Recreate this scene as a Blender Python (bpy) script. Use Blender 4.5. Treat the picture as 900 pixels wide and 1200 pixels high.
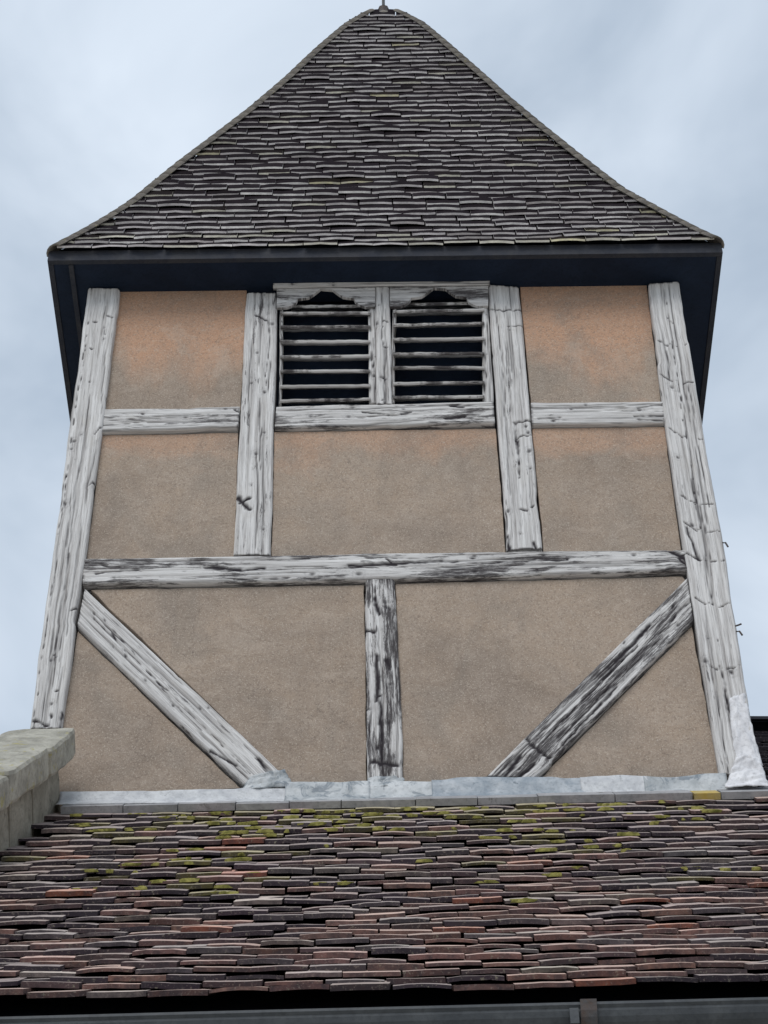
import bpy, math, random
import numpy as np
from mathutils import Vector, Matrix

# ------------------------------------------------------------------ camera
for o in list(bpy.data.objects): bpy.data.objects.remove(o)
SC = bpy.context.scene
COL = SC.collection
EYE = 1.6                        # eye height over the churchyard path
PITCH = math.radians(45.8); ROLL = math.radians(0.7)
FPX = 2670.0; PX0, PY0 = 450.0, 600.0      # focal length and centre in photo pixels (900 x 1200)
FW = np.array([0, math.cos(PITCH), math.sin(PITCH)])
U0 = np.array([0, -math.sin(PITCH), math.cos(PITCH)]); R0 = np.array([1.0, 0, 0])
RT = R0*math.cos(ROLL) - U0*math.sin(ROLL)
UP = U0*math.cos(ROLL) + R0*math.sin(ROLL)
cd = bpy.data.cameras.new('camera'); cam = bpy.data.objects.new('camera', cd); COL.objects.link(cam)
cd.sensor_fit = 'VERTICAL'; cd.sensor_height = 36.0; cd.sensor_width = 27.0
cd.lens = FPX/1200*36.0; cd.clip_start = 0.1; cd.clip_end = 5000
m = Matrix(((RT[0], UP[0], -FW[0], 0), (RT[1], UP[1], -FW[1], 0), (RT[2], UP[2], -FW[2], EYE), (0, 0, 0, 1)))
cam.matrix_world = m
SC.camera = cam

# ------------------------------------------------------------------ sky, sun, exposure
SUN_EL, SUN_AZ = math.radians(48), math.radians(200)      # azimuth clockwise from +Y: behind the viewer's left shoulder
W = bpy.data.worlds.new('World'); SC.world = W; W.use_nodes = True
nt = W.node_tree; nt.nodes.clear()
def wn(t, **k):
    n = nt.nodes.new(t)
    for a, b in k.items(): setattr(n, a, b)
    return n
wo = wn('ShaderNodeOutputWorld'); bg = wn('ShaderNodeBackground'); bg.inputs[1].default_value = 0.10
sky = wn('ShaderNodeTexSky', sky_type='NISHITA', sun_disc=False, sun_elevation=SUN_EL, sun_rotation=SUN_AZ)
tc = wn('ShaderNodeTexCoord')
n1 = wn('ShaderNodeTexNoise'); n1.inputs['Scale'].default_value = 5.5; n1.inputs['Detail'].default_value = 5; n1.inputs['Roughness'].default_value = 0.52
n1.inputs['Distortion'].default_value = 0.4
n2 = wn('ShaderNodeTexNoise'); n2.inputs['Scale'].default_value = 2.3; n2.inputs['Detail'].default_value = 2
mp = wn('ShaderNodeMapping'); mp.inputs['Scale'].default_value = (1.0, 1.0, 1.5); mp.inputs['Location'].default_value = (0.35, 0.2, 0.9)
mx0 = wn('ShaderNodeMix', data_type='FLOAT'); mx0.inputs[0].default_value = 0.45
rp = wn('ShaderNodeValToRGB')
rp.color_ramp.elements[0].position = 0.40; rp.color_ramp.elements[0].color = (4.0, 4.85, 5.95, 1)
rp.color_ramp.elements[1].position = 0.61; rp.color_ramp.elements[1].color = (7.1, 7.95, 9.0, 1)
mxs = wn('ShaderNodeMix', data_type='RGBA'); mxs.inputs[0].default_value = 0.93
L = nt.links.new
L(tc.outputs['Generated'], mp.inputs[0]); L(mp.outputs[0], n1.inputs['Vector']); L(mp.outputs[0], n2.inputs['Vector'])
L(n1.outputs['Fac'], mx0.inputs[2]); L(n2.outputs['Fac'], mx0.inputs[3]); L(mx0.outputs[0], rp.inputs[0])
L(sky.outputs[0], mxs.inputs[6]); L(rp.outputs[0], mxs.inputs[7]); L(mxs.outputs[2], bg.inputs[0]); L(bg.outputs[0], wo.inputs[0])
sd = bpy.data.lights.new('sun', 'SUN'); sd.energy = 1.5; sd.angle = math.radians(30); sd.color = (1, 0.965, 0.92)
sun = bpy.data.objects.new('sun', sd); COL.objects.link(sun)
to_sun = Vector((math.sin(SUN_AZ)*math.cos(SUN_EL), math.cos(SUN_AZ)*math.cos(SUN_EL), math.sin(SUN_EL)))
sun.rotation_euler = (-to_sun).to_track_quat('-Z', 'Y').to_euler(); sun.location = (-4, -6, 14)
SC.view_settings.view_transform = 'Standard'; SC.view_settings.look = 'None'
SC.view_settings.exposure = 0.15; SC.view_settings.gamma = 1.0; SC.view_settings.use_curve_mapping = False

# ------------------------------------------------------------------ helpers
random.seed(7); RNG = np.random.default_rng(7)
D = 7.7                          # distance of the tower's front wall

def ray(px, py):
    return FW + RT*((px-PX0)/FPX) - UP*((py-PY0)/FPX)
def wall(px, py, yd=D):          # photo pixel -> (x, z) on the vertical plane y = yd
    r = ray(px, py); t = yd/r[1]
    return (r[0]*t, r[2]*t+EYE)
def wl(*pts): return [wall(*p) for p in pts]

def proj(p):
    p = np.array(p, float)-np.array([0, 0, EYE]); d = p@FW
    return PX0+FPX*(p@RT)/d, PY0-FPX*(p@UP)/d, d

def _h(ix, iy, s):
    n = (ix.astype(np.int64)*374761393 + iy.astype(np.int64)*668265263 + s*974711) & 0x7fffffff
    n = ((n ^ (n >> 13))*1274126177) & 0x7fffffff
    n = (n ^ (n >> 16)) & 0xffff
    return n/65535.0
def vn(x, y, s=0):
    x = np.asarray(x, float); y = np.asarray(y, float)
    x, y = np.broadcast_arrays(x, y)
    ix = np.floor(x); iy = np.floor(y); fx = x-ix; fy = y-iy
    fx = fx*fx*(3-2*fx); fy = fy*fy*(3-2*fy)
    a = _h(ix, iy, s); b = _h(ix+1, iy, s); c = _h(ix, iy+1, s); d = _h(ix+1, iy+1, s)
    return (a*(1-fx)+b*fx)*(1-fy) + (c*(1-fx)+d*fx)*fy
def fbm(x, y, s=0, o=3):
    r = 0; a = 0.5; t = 0
    for k in range(o):
        r = r + a*vn(np.asarray(x)*2**k, np.asarray(y)*2**k, s+17*k); t += a; a *= 0.5
    return r/t

WLOC = {}
def par(o, p):
    if p is None: return
    o.parent = p
    o.matrix_parent_inverse = Matrix.Translation(-WLOC[p.name])
def raw_obj(name, me, parent, loc=(0, 0, 0)):
    o = bpy.data.objects.new(name, me); COL.objects.link(o)
    o.location = loc; WLOC[o.name] = Vector(loc); par(o, parent)
    return o
def thing(name, label, cat, loc, group=None):
    o = raw_obj(name, None, None, loc); o.empty_display_size = 0.2
    o['label'] = label; o['category'] = cat
    if group: o['group'] = group
    return o
def mesh_obj(name, V, F, mats, parent=None, mi=None, uv=None, attrs=None, tcol=None, smooth=False):
    V = np.asarray(V, float); c = (V.min(0)+V.max(0))/2
    me = bpy.data.meshes.new(name); me.from_pydata((V-c).tolist(), [], [list(map(int, f)) for f in F])
    for mm in (mats if isinstance(mats, (list, tuple)) else [mats]): me.materials.append(mm)
    if mi is not None: me.polygons.foreach_set('material_index', np.asarray(mi, np.int32))
    if uv is not None:
        lay = me.uv_layers.new(name='UVMap'); li = np.empty(len(me.loops), np.int32); me.loops.foreach_get('vertex_index', li)
        lay.data.foreach_set('uv', np.asarray(uv, np.float32)[li].ravel())
    if attrs:
        for k, a in attrs.items():
            at = me.attributes.new(k, 'FLOAT', 'POINT'); at.data.foreach_set('value', np.asarray(a, np.float32))
    if tcol is not None:
        at = me.attributes.new('tcol', 'FLOAT_COLOR', 'POINT'); at.data.foreach_set('color', np.asarray(tcol, np.float32).ravel())
    if smooth: me.polygons.foreach_set('use_smooth', np.ones(len(me.polygons), bool))
    me.update()
    return raw_obj(name, me, parent, tuple(c))
def box_vf(x0, x1, y0, y1, z0, z1):
    V = [(x, y, z) for z in (z0, z1) for y in (y0, y1) for x in (x0, x1)]
    F = [(0, 2, 3, 1), (4, 5, 7, 6), (0, 1, 5, 4), (2, 6, 7, 3), (0, 4, 6, 2), (1, 3, 7, 5)]
    return V, F
def box(name, x0, x1, y0, y1, z0, z1, mat, parent=None, bevel=0.0):
    V, F = box_vf(x0, x1, y0, y1, z0, z1)
    o = mesh_obj(name, V, F, mat, parent)
    if bevel:
        b = o.modifiers.new('bevel', 'BEVEL'); b.width = bevel; b.segments = 2
    return o
def extrude_poly(name, P, y0, y1, mat, parent, bevel=0.0, jitter=0.0, step=0.05, seed=0):
    """polygon of (x, z) points, front at y0, back at y1"""
    Q = []
    for i in range(len(P)):
        a = np.array(P[i]); b = np.array(P[(i+1) % len(P)]); n = max(1, int(np.linalg.norm(b-a)/step)) if jitter else 1
        for k in range(n):
            p = a+(b-a)*k/n
            if jitter and k: p = p + jitter*(np.array([vn(i*7.1+k*0.7, 1.5, seed), vn(i*7.1+k*0.7, 9.5, seed)])-0.5)*2
            Q.append(p)
    n = len(Q); area = sum(Q[i][0]*Q[(i+1) % n][1]-Q[(i+1) % n][0]*Q[i][1] for i in range(n))
    if area < 0: Q = Q[::-1]
    V = [(q[0], y0, q[1]) for q in Q]+[(q[0], y1, q[1]) for q in Q]
    F = [tuple(range(n)), tuple(range(2*n-1, n-1, -1))]+[(i, n+i, n+(i+1) % n, (i+1) % n) for i in range(n)]
    o = mesh_obj(name, V, F, mat, parent)
    if bevel:
        b = o.modifiers.new('bevel', 'BEVEL'); b.width = bevel; b.segments = 2; b.limit_method = 'ANGLE'; b.angle_limit = math.radians(40)
    return o
def grid_faces(nu, nv, flip=False):
    i, j = np.meshgrid(np.arange(nu-1), np.arange(nv-1), indexing='ij')
    a = (i*nv+j).ravel(); F = np.stack([a, a+1, a+nv+1, a+nv], 1)
    return F[:, ::-1] if flip else F

# ------------------------------------------------------------------ materials
def new_mat(name, rough=0.85, spec=0.3):
    mm = bpy.data.materials.new(name); mm.use_nodes = True
    t = mm.node_tree; b = t.nodes['Principled BSDF']
    b.inputs['Roughness'].default_value = rough; b.inputs['Specular IOR Level'].default_value = spec
    return mm, t, b
class NB:
    def __init__(s, t): s.t = t
    def n(s, ty, **k):
        x = s.t.nodes.new(ty)
        for a, b in k.items(): setattr(x, a, b)
        return x
    def l(s, a, b): s.t.links.new(a, b)
    def pos(s, scale=(1, 1, 1)):
        g = s.n('ShaderNodeNewGeometry'); mpn = s.n('ShaderNodeMapping'); mpn.inputs['Scale'].default_value = scale
        s.l(g.outputs['Position'], mpn.inputs[0]); return mpn.outputs[0]
    def uv(s, scale):
        g = s.n('ShaderNodeUVMap'); mpn = s.n('ShaderNodeMapping'); mpn.inputs['Scale'].default_value = scale
        s.l(g.outputs[0], mpn.inputs[0]); return mpn.outputs[0]
    def noise(s, vec, scale=1, detail=4, rough=0.55, dist=0.0):
        x = s.n('ShaderNodeTexNoise'); x.inputs['Scale'].default_value = scale; x.inputs['Detail'].default_value = detail
        x.inputs['Roughness'].default_value = rough; x.inputs['Distortion'].default_value = dist
        s.l(vec, x.inputs['Vector']); return x.outputs['Fac']
    def ramp(s, f, stops):
        r = s.n('ShaderNodeValToRGB'); e = r.color_ramp.elements
        while len(e) < len(stops): e.new(0.5)
        for q, (p, c) in zip(e, stops):
            q.position = p; q.color = (c, c, c, 1) if isinstance(c, (int, float)) else (*c, 1)
        s.l(f, r.inputs[0]); return r.outputs[0]
    def mix(s, f, a, b, mode='MIX'):
        x = s.n('ShaderNodeMix', data_type='RGBA', blend_type=mode)
        for sock, v in ((x.inputs[0], f), (x.inputs[6], a), (x.inputs[7], b)):
            if isinstance(v, (int, float)): sock.default_value = v
            elif isinstance(v, tuple): sock.default_value = (*v, 1)
            else: s.l(v, sock)
        return x.outputs[2]
    def math(s, op, a, b=0.0, clamp=False):
        x = s.n('ShaderNodeMath', operation=op, use_clamp=clamp)
        for sock, v in ((x.inputs[0], a), (x.inputs[1], b)):
            if isinstance(v, (int, float)): sock.default_value = v
            else: s.l(v, sock)
        return x.outputs[0]
    def attr(s, name, out='Fac'):
        a = s.n('ShaderNodeAttribute', attribute_name=name); return a.outputs[out]
    def bump(s, h, b, strength=0.4, dist=0.01):
        x = s.n('ShaderNodeBump'); x.inputs['Strength'].default_value = strength; x.inputs['Distance'].default_value = dist
        s.l(h, x.inputs['Height']); s.l(x.outputs[0], b.inputs['Normal'])

def mat_timber():
    mm, t, b = new_mat('weathered_oak', 0.9, 0.15); q = NB(t)
    fine = q.noise(q.uv((6, 240, 1)), 1, 5, 0.68)
    mid = q.noise(q.uv((1.5, 56, 1)), 1, 7, 0.7, 0.15)
    broad = q.noise(q.uv((1.9, 9, 1)), 1, 6, 0.7, 0.25)
    blot = q.noise(q.uv((5, 11, 1)), 1, 4, 0.6, 0.8)
    base = q.ramp(mid, [(0.30, (0.22, 0.205, 0.195)), (0.42, (0.46, 0.445, 0.435)), (0.54, (0.62, 0.61, 0.60)), (0.7, (0.76, 0.75, 0.74))])
    base = q.mix(q.ramp(fine, [(0.36, 0.85), (0.46, 0.0)]), base, (0.24, 0.228, 0.228))
    base = q.mix(q.ramp(blot, [(0.55, 0.0), (0.75, 0.45)]), base, (0.50, 0.475, 0.44))
    strk = q.noise(q.uv((1.3, 34, 1)), 1, 8, 0.74, 0.25)
    st = q.math('ADD', q.math('MULTIPLY', broad, 0.50), q.math('MULTIPLY', strk, 0.28))
    f2 = q.noise(q.uv((10, 120, 1)), 1, 7, 0.78)
    st = q.math('ADD', st, q.math('MULTIPLY', f2, 0.22))
    st = q.math('ADD', st, q.math('MULTIPLY', blot, 0.12))
    st = q.math('ADD', st, q.math('SUBTRACT', q.attr('stain'), 0.5))
    stain = q.ramp(st, [(0.585, 0.0), (0.60, 0.65), (0.64, 0.97)])
    stain = q.math('MULTIPLY', stain, q.ramp(f2, [(0.40, 0.30), (0.49, 1.0)]))
    base = q.mix(stain, base, (0.062, 0.056, 0.058))
    base = q.mix(q.attr('crack'), base, (0.028, 0.024, 0.028))
    q.l(base, b.inputs['Base Color'])
    h = q.math('ADD', q.math('MULTIPLY', fine, 0.4), mid); q.bump(h, b, 0.35, 0.006)
    return mm
def mat_plaster(zt):
    mm, t, b = new_mat('lime_render', 0.95, 0.1); q = NB(t)
    big = q.noise(q.pos((1.3, 1, 1.7)), 1, 4, 0.6, 0.6); med = q.noise(q.pos(), 9, 5, 0.65); sp = q.noise(q.pos(), 95, 3, 0.7); sp2 = q.noise(q.pos(), 210, 2, 0.6)
    c = q.mix(q.ramp(big, [(0.36, 0.0), (0.62, 1.0)]), (0.258, 0.207, 0.166), (0.362, 0.284, 0.220))
    c = q.mix(q.ramp(med, [(0.35, 0.0), (0.75, 0.6)]), c, (0.40, 0.335, 0.28))
    g = q.n('ShaderNodeNewGeometry'); sx = q.n('ShaderNodeSeparateXYZ'); q.l(g.outputs['Position'], sx.inputs[0])
    hz = q.math('MULTIPLY', q.math('SUBTRACT', sx.outputs['Z'], zt), 1.3)
    hz = q.math('ADD', hz, q.math('MULTIPLY', q.math('SUBTRACT', q.noise(q.pos((2.2, 1, 1.2)), 1, 4, 0.55, 0.5), 0.5), 2.0))
    dry = q.ramp(hz, [(-0.0, 0.0), (0.45, 1.0)])
    z2 = q.math('SUBTRACT', 1.0, q.math('MULTIPLY', q.math('ABSOLUTE', q.math('SUBTRACT', sx.outputs['Z'], zt-0.42)), 3.6))
    z2 = q.math('ADD', z2, q.math('MULTIPLY', q.math('SUBTRACT', q.noise(q.pos((1.6, 1, 2.0)), 1.3, 4, 0.6, 0.6), 0.55), 3.2))
    dry = q.math('MAXIMUM', dry, q.math('MULTIPLY', q.ramp(z2, [(0.1, 0.0), (0.8, 1.0)]), 0.6))
    c = q.mix(q.math('MULTIPLY', dry, 0.85), c, (0.50, 0.295, 0.19))
    damp = q.noise(q.pos((1.0, 1, 0.7)), 2.6, 5, 0.6, 1.0)
    c = q.mix(q.ramp(damp, [(0.5, 0.0), (0.68, 0.5)]), c, (0.235, 0.205, 0.175))
    c = q.mix(q.ramp(sp, [(0.33, 0.6), (0.5, 0.0)]), c, (0.19, 0.148, 0.12))
    c = q.mix(q.ramp(sp2, [(0.56, 0.0), (0.72, 0.7)]), c, (0.60, 0.53, 0.45))
    streak = q.noise(q.pos((9, 1, 0.9)), 1, 4, 0.6)
    c = q.mix(q.ramp(streak, [(0.56, 0.0), (0.76, 0.22)]), c, (0.19, 0.155, 0.13))
    vo = q.n('ShaderNodeTexVoronoi', feature='DISTANCE_TO_EDGE'); vo.inputs['Scale'].default_value = 2.1
    wp = q.n('ShaderNodeVectorMath', operation='ADD'); nz = q.n('ShaderNodeTexNoise'); nz.inputs['Scale'].default_value = 5; nz.inputs['Detail'].default_value = 6; q.l(q.pos(), nz.inputs['Vector']); q.l(q.pos(), wp.inputs[0]); q.l(nz.outputs['Color'], wp.inputs[1]); q.l(wp.outputs[0], vo.inputs['Vector'])
    hair = q.math('MULTIPLY', q.ramp(vo.outputs['Distance'], [(0.0, 1.0), (0.006, 0.0)]), q.ramp(q.noise(q.pos(), 1.7, 3), [(0.52, 0.0), (0.6, 0.6)]))
    c = q.mix(hair, c, (0.10, 0.08, 0.07))
    scar = q.noise(q.pos((1, 1, 1.3)), 3.3, 6, 0.72, 1.2)
    c = q.mix(q.ramp(scar, [(0.58, 0.0), (0.64, 0.25), (0.7, 0.15)]), c, (0.50, 0.42, 0.35))
    q.l(c, b.inputs['Base Color'])
    h = q.math('ADD', q.math('MULTIPLY', sp, 0.35), med); q.bump(h, b, 0.5, 0.012)
    return mm
def tile_colour(q):
    oi = q.n('ShaderNodeObjectInfo'); c = q.mix(1.0, oi.outputs['Color'], q.attr('tcol', 'Color'), 'MULTIPLY')
    hs = q.n('ShaderNodeHueSaturation'); v = q.math('ADD', q.math('MULTIPLY', q.noise(q.pos((1, 1, 1)), 7, 5, 0.7, 0.8), 1.5), 0.25); q.l(v, hs.inputs['Value']); q.l(c, hs.inputs['Color']); return hs.outputs[0]
def mat_tile(name, mode):
    mm, t, b = new_mat(name, 1.0, 0.03); q = NB(t)
    c = tile_colour(q); a = q.noise(q.pos(), 26, 5, 0.65); f = q.noise(q.pos(), 130, 3, 0.65)
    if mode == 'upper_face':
        c = q.mix(1.0, c, (0.026, 0.021, 0.026), 'MULTIPLY'); c = q.mix(q.ramp(a, [(0.58, 0.0), (0.8, 0.4)]), c, (0.045, 0.042, 0.036))  # near-black: shade between the courses is put into the face colour
    elif mode == 'upper_butt':
        c = q.mix(q.ramp(a, [(0.35, 0.45), (0.6, 0.0)]), c, (0.40, 0.385, 0.39)); c = q.mix(q.ramp(f, [(0.3, 0.3), (0.5, 0.0)]), c, (0.22, 0.21, 0.22))  # pale: light on the down-facing butts is put into their colour
    elif mode == 'lower_face':
        c = q.mix(0.42, q.mix(1.0, c, (2.3, 2.3, 2.25), 'MULTIPLY'), (0.62, 0.52, 0.45)); c = q.mix(q.ramp(a, [(0.5, 0.0), (0.66, 0.6)]), c, (0.10, 0.085, 0.09))
    else:
        c = q.mix(1.0, c, (0.80, 0.74, 0.76), 'MULTIPLY'); c = q.mix(q.ramp(a, [(0.38, 0.7), (0.6, 0.0)]), c, (0.045, 0.04, 0.045)); c = q.mix(q.ramp(f, [(0.58, 0.0), (0.75, 0.7)]), c, (0.32, 0.265, 0.23)); c = q.mix(q.ramp(q.noise(q.pos(), 48, 5, 0.7), [(0.62, 0.0), (0.68, 0.6)]), c, (0.28, 0.26, 0.20))
    q.l(c, b.inputs['Base Color']); q.bump(q.math('ADD', a, q.math('MULTIPLY', f, 0.4)), b, 0.5, 0.005)
    return mm
def mat_simple(name, c1, c2, scale=6, rough=0.8, spec=0.3, metal=0.0, bump=0.3, c3=None, fine=60, t3=0.6):
    mm, t, b = new_mat(name, rough, spec); q = NB(t); b.inputs['Metallic'].default_value = metal
    a = q.noise(q.pos(), scale, 6, 0.62, 0.5); f = q.noise(q.pos(), fine, 3, 0.6)
    c = q.mix(q.ramp(a, [(0.38, 0.0), (0.62, 1.0)]), c1, c2)
    if c3: c = q.mix(q.ramp(q.noise(q.pos(), scale*1.7, 5, 0.7, 0.8), [(t3, 0.0), (t3+0.08, 0.85)]), c, c3)
    c = q.mix(q.ramp(f, [(0.3, 0.35), (0.5, 0.0)]), c, tuple(0.45*x for x in c1))
    q.l(c, b.inputs['Base Color'])
    if bump: q.bump(q.math('ADD', a, q.math('MULTIPLY', f, 0.4)), b, bump, 0.01)
    return mm
M_TIMBER = mat_timber()
M_PLASTER = mat_plaster(wall(200, 450)[1])
M_UF = mat_tile('upper_tile_face_shaded', 'upper_face'); M_UB = mat_tile('upper_tile_edge_lit', 'upper_butt')
M_LF = mat_tile('lower_tile_face', 'lower_face'); M_LB = mat_tile('lower_tile_edge', 'lower_butt')
M_SOFFIT = mat_simple('shade_blue_boarding', (0.008, 0.015, 0.031), (0.011, 0.020, 0.041), 5, 0.8, 0.2)  # blue tint of the shade is put into the board colour
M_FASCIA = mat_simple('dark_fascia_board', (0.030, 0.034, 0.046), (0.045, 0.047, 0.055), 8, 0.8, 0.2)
M_DARK = mat_simple('dark_interior', (0.02, 0.025, 0.04), (0.03, 0.035, 0.05), 5, 0.9, 0.1)
M_HIP = mat_simple('hip_tile_clay', (0.13, 0.118, 0.108), (0.20, 0.18, 0.155), 14, 0.85, 0.2, c3=(0.28, 0.25, 0.12))
M_LEAD = mat_simple('weathered_lead', (0.33, 0.355, 0.37), (0.54, 0.56, 0.57), 7, 0.55, 0.4, 0.0, 0.25, c3=(0.15, 0.18, 0.21), t3=0.52)
M_LEAD2 = mat_simple('blue_grey_lead', (0.22, 0.26, 0.30), (0.42, 0.45, 0.48), 9, 0.55, 0.4, 0.0, 0.25, c3=(0.12, 0.15, 0.18), t3=0.6)
M_WRAP = mat_simple('white_crumpled_lead', (0.60, 0.60, 0.62), (0.76, 0.76, 0.78), 12, 0.6, 0.3, 0.0, 0.35)
M_LEADW = mat_simple('whitened_lead', (0.44, 0.45, 0.47), (0.60, 0.61, 0.62), 12, 0.6, 0.3, 0.0, 0.3, c3=(0.28, 0.29, 0.30), t3=0.6)
M_STONE = mat_simple('lichened_stone', (0.27, 0.26, 0.225), (0.42, 0.405, 0.35), 9, 0.92, 0.1, c3=(0.36, 0.32, 0.13), bump=0.6, t3=0.58)
M_STONE2 = mat_simple('grey_stone', (0.22, 0.205, 0.17), (0.34, 0.32, 0.27), 8, 0.92, 0.1, c3=(0.10, 0.09, 0.08), bump=0.6, t3=0.6)
M_IRON = mat_simple('painted_iron', (0.042, 0.048, 0.055), (0.070, 0.077, 0.084), 10, 0.6, 0.4, 0.0, 0.2, c3=(0.06, 0.065, 0.07))
M_RUST = mat_simple('rusty_iron', (0.085, 0.060, 0.050), (0.075, 0.076, 0.080), 20, 0.7, 0.3)
M_SLATE = mat_simple('pale_grey_slate', (0.24, 0.24, 0.25), (0.36, 0.355, 0.36), 8, 0.8, 0.3, c3=(0.16, 0.155, 0.15))
M_LICH = mat_simple('yellow_lichen_slate', (0.50, 0.36, 0.10), (0.42, 0.34, 0.16), 16, 0.9, 0.1)
M_MOSS = mat_simple('yellow_green_moss', (0.13, 0.125, 0.035), (0.31, 0.28, 0.09), 30, 0.95, 0.05, bump=0.8)
M_GROUND = mat_simple('pale_bounce_ground', (0.44, 0.41, 0.36), (0.52, 0.49, 0.44), 0.6, 0.95, 0.1, c3=(0.07, 0.10, 0.035), fine=30, t3=0.62)  # out of view; made pale to bounce light up onto the tile butts
M_WALL = mat_simple('rubble_stone_wall', (0.30, 0.27, 0.22), (0.40, 0.37, 0.31), 4, 0.95, 0.1, c3=(0.17, 0.16, 0.15), bump=0.8)

# ------------------------------------------------------------------ ground
g = mesh_obj('ground', [(-400, -400, 0), (400, -400, 0), (400, 400, 0), (-400, 400, 0)], [(0, 1, 2, 3)], M_GROUND); g['kind'] = 'structure'

# ------------------------------------------------------------------ tiles
def tile_vf(w=0.163, ln=0.265, t=0.015, camber=0.006, seg=4, chip=0.0, rnd=random, worn=0.002):
    """local: x across, y up the slope from the butt, z outward. slot 0 face, slot 1 butt and sides"""
    xs = [(-0.5+k/seg)*w for k in range(seg+1)]
    V = []; jit = [rnd.uniform(-0.0025, 0.0025) for _ in xs]; jz = [rnd.uniform(-0.0012, 0.0012) for _ in xs]
    if chip: jit[0 if rnd.random() < 0.5 else -1] += chip
    sk = rnd.uniform(-0.3, 0.3)*camber
    for top in (0, 1):
        for row in (0, 1):
            for k, x in enumerate(xs):
                q = 2*x/w; z = camber*(1-q*q) + sk*q + jz[k]*(1-row)
                V.append((x, jit[k]+worn*top if row == 0 else ln, z*(1-0.5*row)+(t if top else 0)))
    n = seg+1; F = []; mi = []
    for k in range(seg):
        F.append((2*n+k, 2*n+k+1, 3*n+k+1, 3*n+k)); mi.append(0)      # face
        F.append((k, k+1, 2*n+k+1, 2*n+k)); mi.append(1)              # butt
        F.append((k+1, k, n+k, n+k+1)); mi.append(1)                  # underside
    F.append((0, 2*n, 3*n, n)); mi.append(1); F.append((n-1, 2*n-1, 4*n-1, 3*n-1)); mi.append(1)
    return np.array(V), F, mi
def tile_variants(prefix, mats, w, t, camber_rng, n=10, worn=0.002, tv=(0.85, 1.18)):
    out = []
    for k in range(n):
        V, F, mi = tile_vf(w*random.uniform(0.97, 1.0), 0.265, t*random.uniform(*tv), random.uniform(*camber_rng), 4, random.choice((0, 0, 0, 0.012, 0.02)), worn=worn)
        me = bpy.data.meshes.new(prefix); me.from_pydata(V.tolist(), [], F)
        for mm in mats: me.materials.append(mm)
        me.polygons.foreach_set('material_index', np.array(mi, np.int32))
        at = me.attributes.new('tcol', 'FLOAT_COLOR', 'POINT'); at.data.foreach_set('color', np.ones(4*len(V), np.float32)); me.update()
        out.append((V, F, mi, me))
    return out
class Stuff:
    def __init__(s): s.V = []; s.F = []; s.mi = []; s.c = []; s.n = 0
    def add(s, V, F, mi, M, col):
        R = np.array(M.to_3x3()); T = np.array(M.translation)
        s.V.append(V @ R.T + T); s.F += [tuple(i+s.n for i in f) for f in F]; s.mi += mi
        s.c.append(np.tile([*col, 1], (len(V), 1))); s.n += len(V)
    def build(s, name, mats, parent):
        o = mesh_obj(name, np.vstack(s.V), s.F, mats, parent, mi=s.mi, tcol=np.vstack(s.c)); o['kind'] = 'stuff'; return o
def frame(origin, ex, ey, ez):
    return Matrix(((ex[0], ey[0], ez[0], origin[0]), (ex[1], ey[1], ez[1], origin[1]), (ex[2], ey[2], ez[2], origin[2]), (0, 0, 0, 1)))
def tile_obj(var, M, col, parent):
    o = bpy.data.objects.new('tile', var[3]); COL.objects.link(o)
    o.parent = parent; o.matrix_parent_inverse = Matrix.Translation(-WLOC[parent.name]); o.matrix_basis = M
    o.color = (*col, 1); return o
# ================================================================== the lower roof
TL = 0.013                                   # the old building is slightly out of level
ZB = wall(455, 946)[1]                       # roof meets the tower
_d = np.linspace(-4, 5, 1801); _a = np.radians(np.clip(50.5-7.5*_d/3.8, 42, 50.5)); _st = _d[1]-_d[0]   # pitch eases towards the eave
_hy = np.cumsum(np.cos(_a))*_st; _hz = np.cumsum(np.sin(_a))*_st; _hy -= np.interp(0, _d, _hy); _hz -= np.interp(0, _d, _hz)
def lroof_d(x, d, n=0.0):
    a = np.interp(d, _d, _a)
    return np.array([x, D-0.02-np.interp(d, _d, _hy)-n*math.sin(a), ZB-np.interp(d, _d, _hz)+n*math.cos(a)+TL*x])
SLEN = next(d for d in np.arange(2.5, 4.8, 0.01) if proj(lroof_d(0.02, d, 0.0))[1] > 1163)
def lroof(x, s, n=0.0): return lroof_d(x, SLEN-s, n)      # s up the slope from the eave, n outward
ex0 = np.array([1, 0, TL])
def lfr(s):
    a = np.interp(SLEN-s, _d, _a); return ex0, np.array([0, math.cos(a), math.sin(a)]), np.array([0, -math.sin(a), math.cos(a)])
SKEW = 0.115                                 # the gable end runs a little out of square
XL = -1.405; XR = 3.6
EAVE = lroof(0, 0)
church = thing('church_aisle', 'old church aisle with mossy brown clay tile roof below the timbered tower', 'church', (0.9, EAVE[1]+1.2, 0))
def curved_deck(name, x0, x1, s0, s1, parent, n=14):
    V = []
    for k in range(n+1):
        t = s0+(s1-s0)*k/n; xa = x0-(SKEW*(SLEN-t) if x0 < 0 else 0); V += [lroof(xa, t, -0.06), lroof(x1, t, -0.06), lroof(x1, t, -0.16), lroof(xa, t, -0.16)]
    F = [(4*k+j, 4*k+(j+1) % 4, 4*k+4+(j+1) % 4, 4*k+4+j) for k in range(n) for j in range(4)]+[(3, 2, 1, 0), (4*n, 4*n+1, 4*n+2, 4*n+3)]
    return mesh_obj(name, V, F, M_DARK, parent)
lower_roof = curved_deck('roof', XL-0.08, XR, -0.02, SLEN+0.02, church)
LV = tile_variants('tile', [M_LF, M_LB], 0.166, 0.0135, (-0.001, 0.0060), 22, 0.003, (0.7, 1.4))
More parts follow.
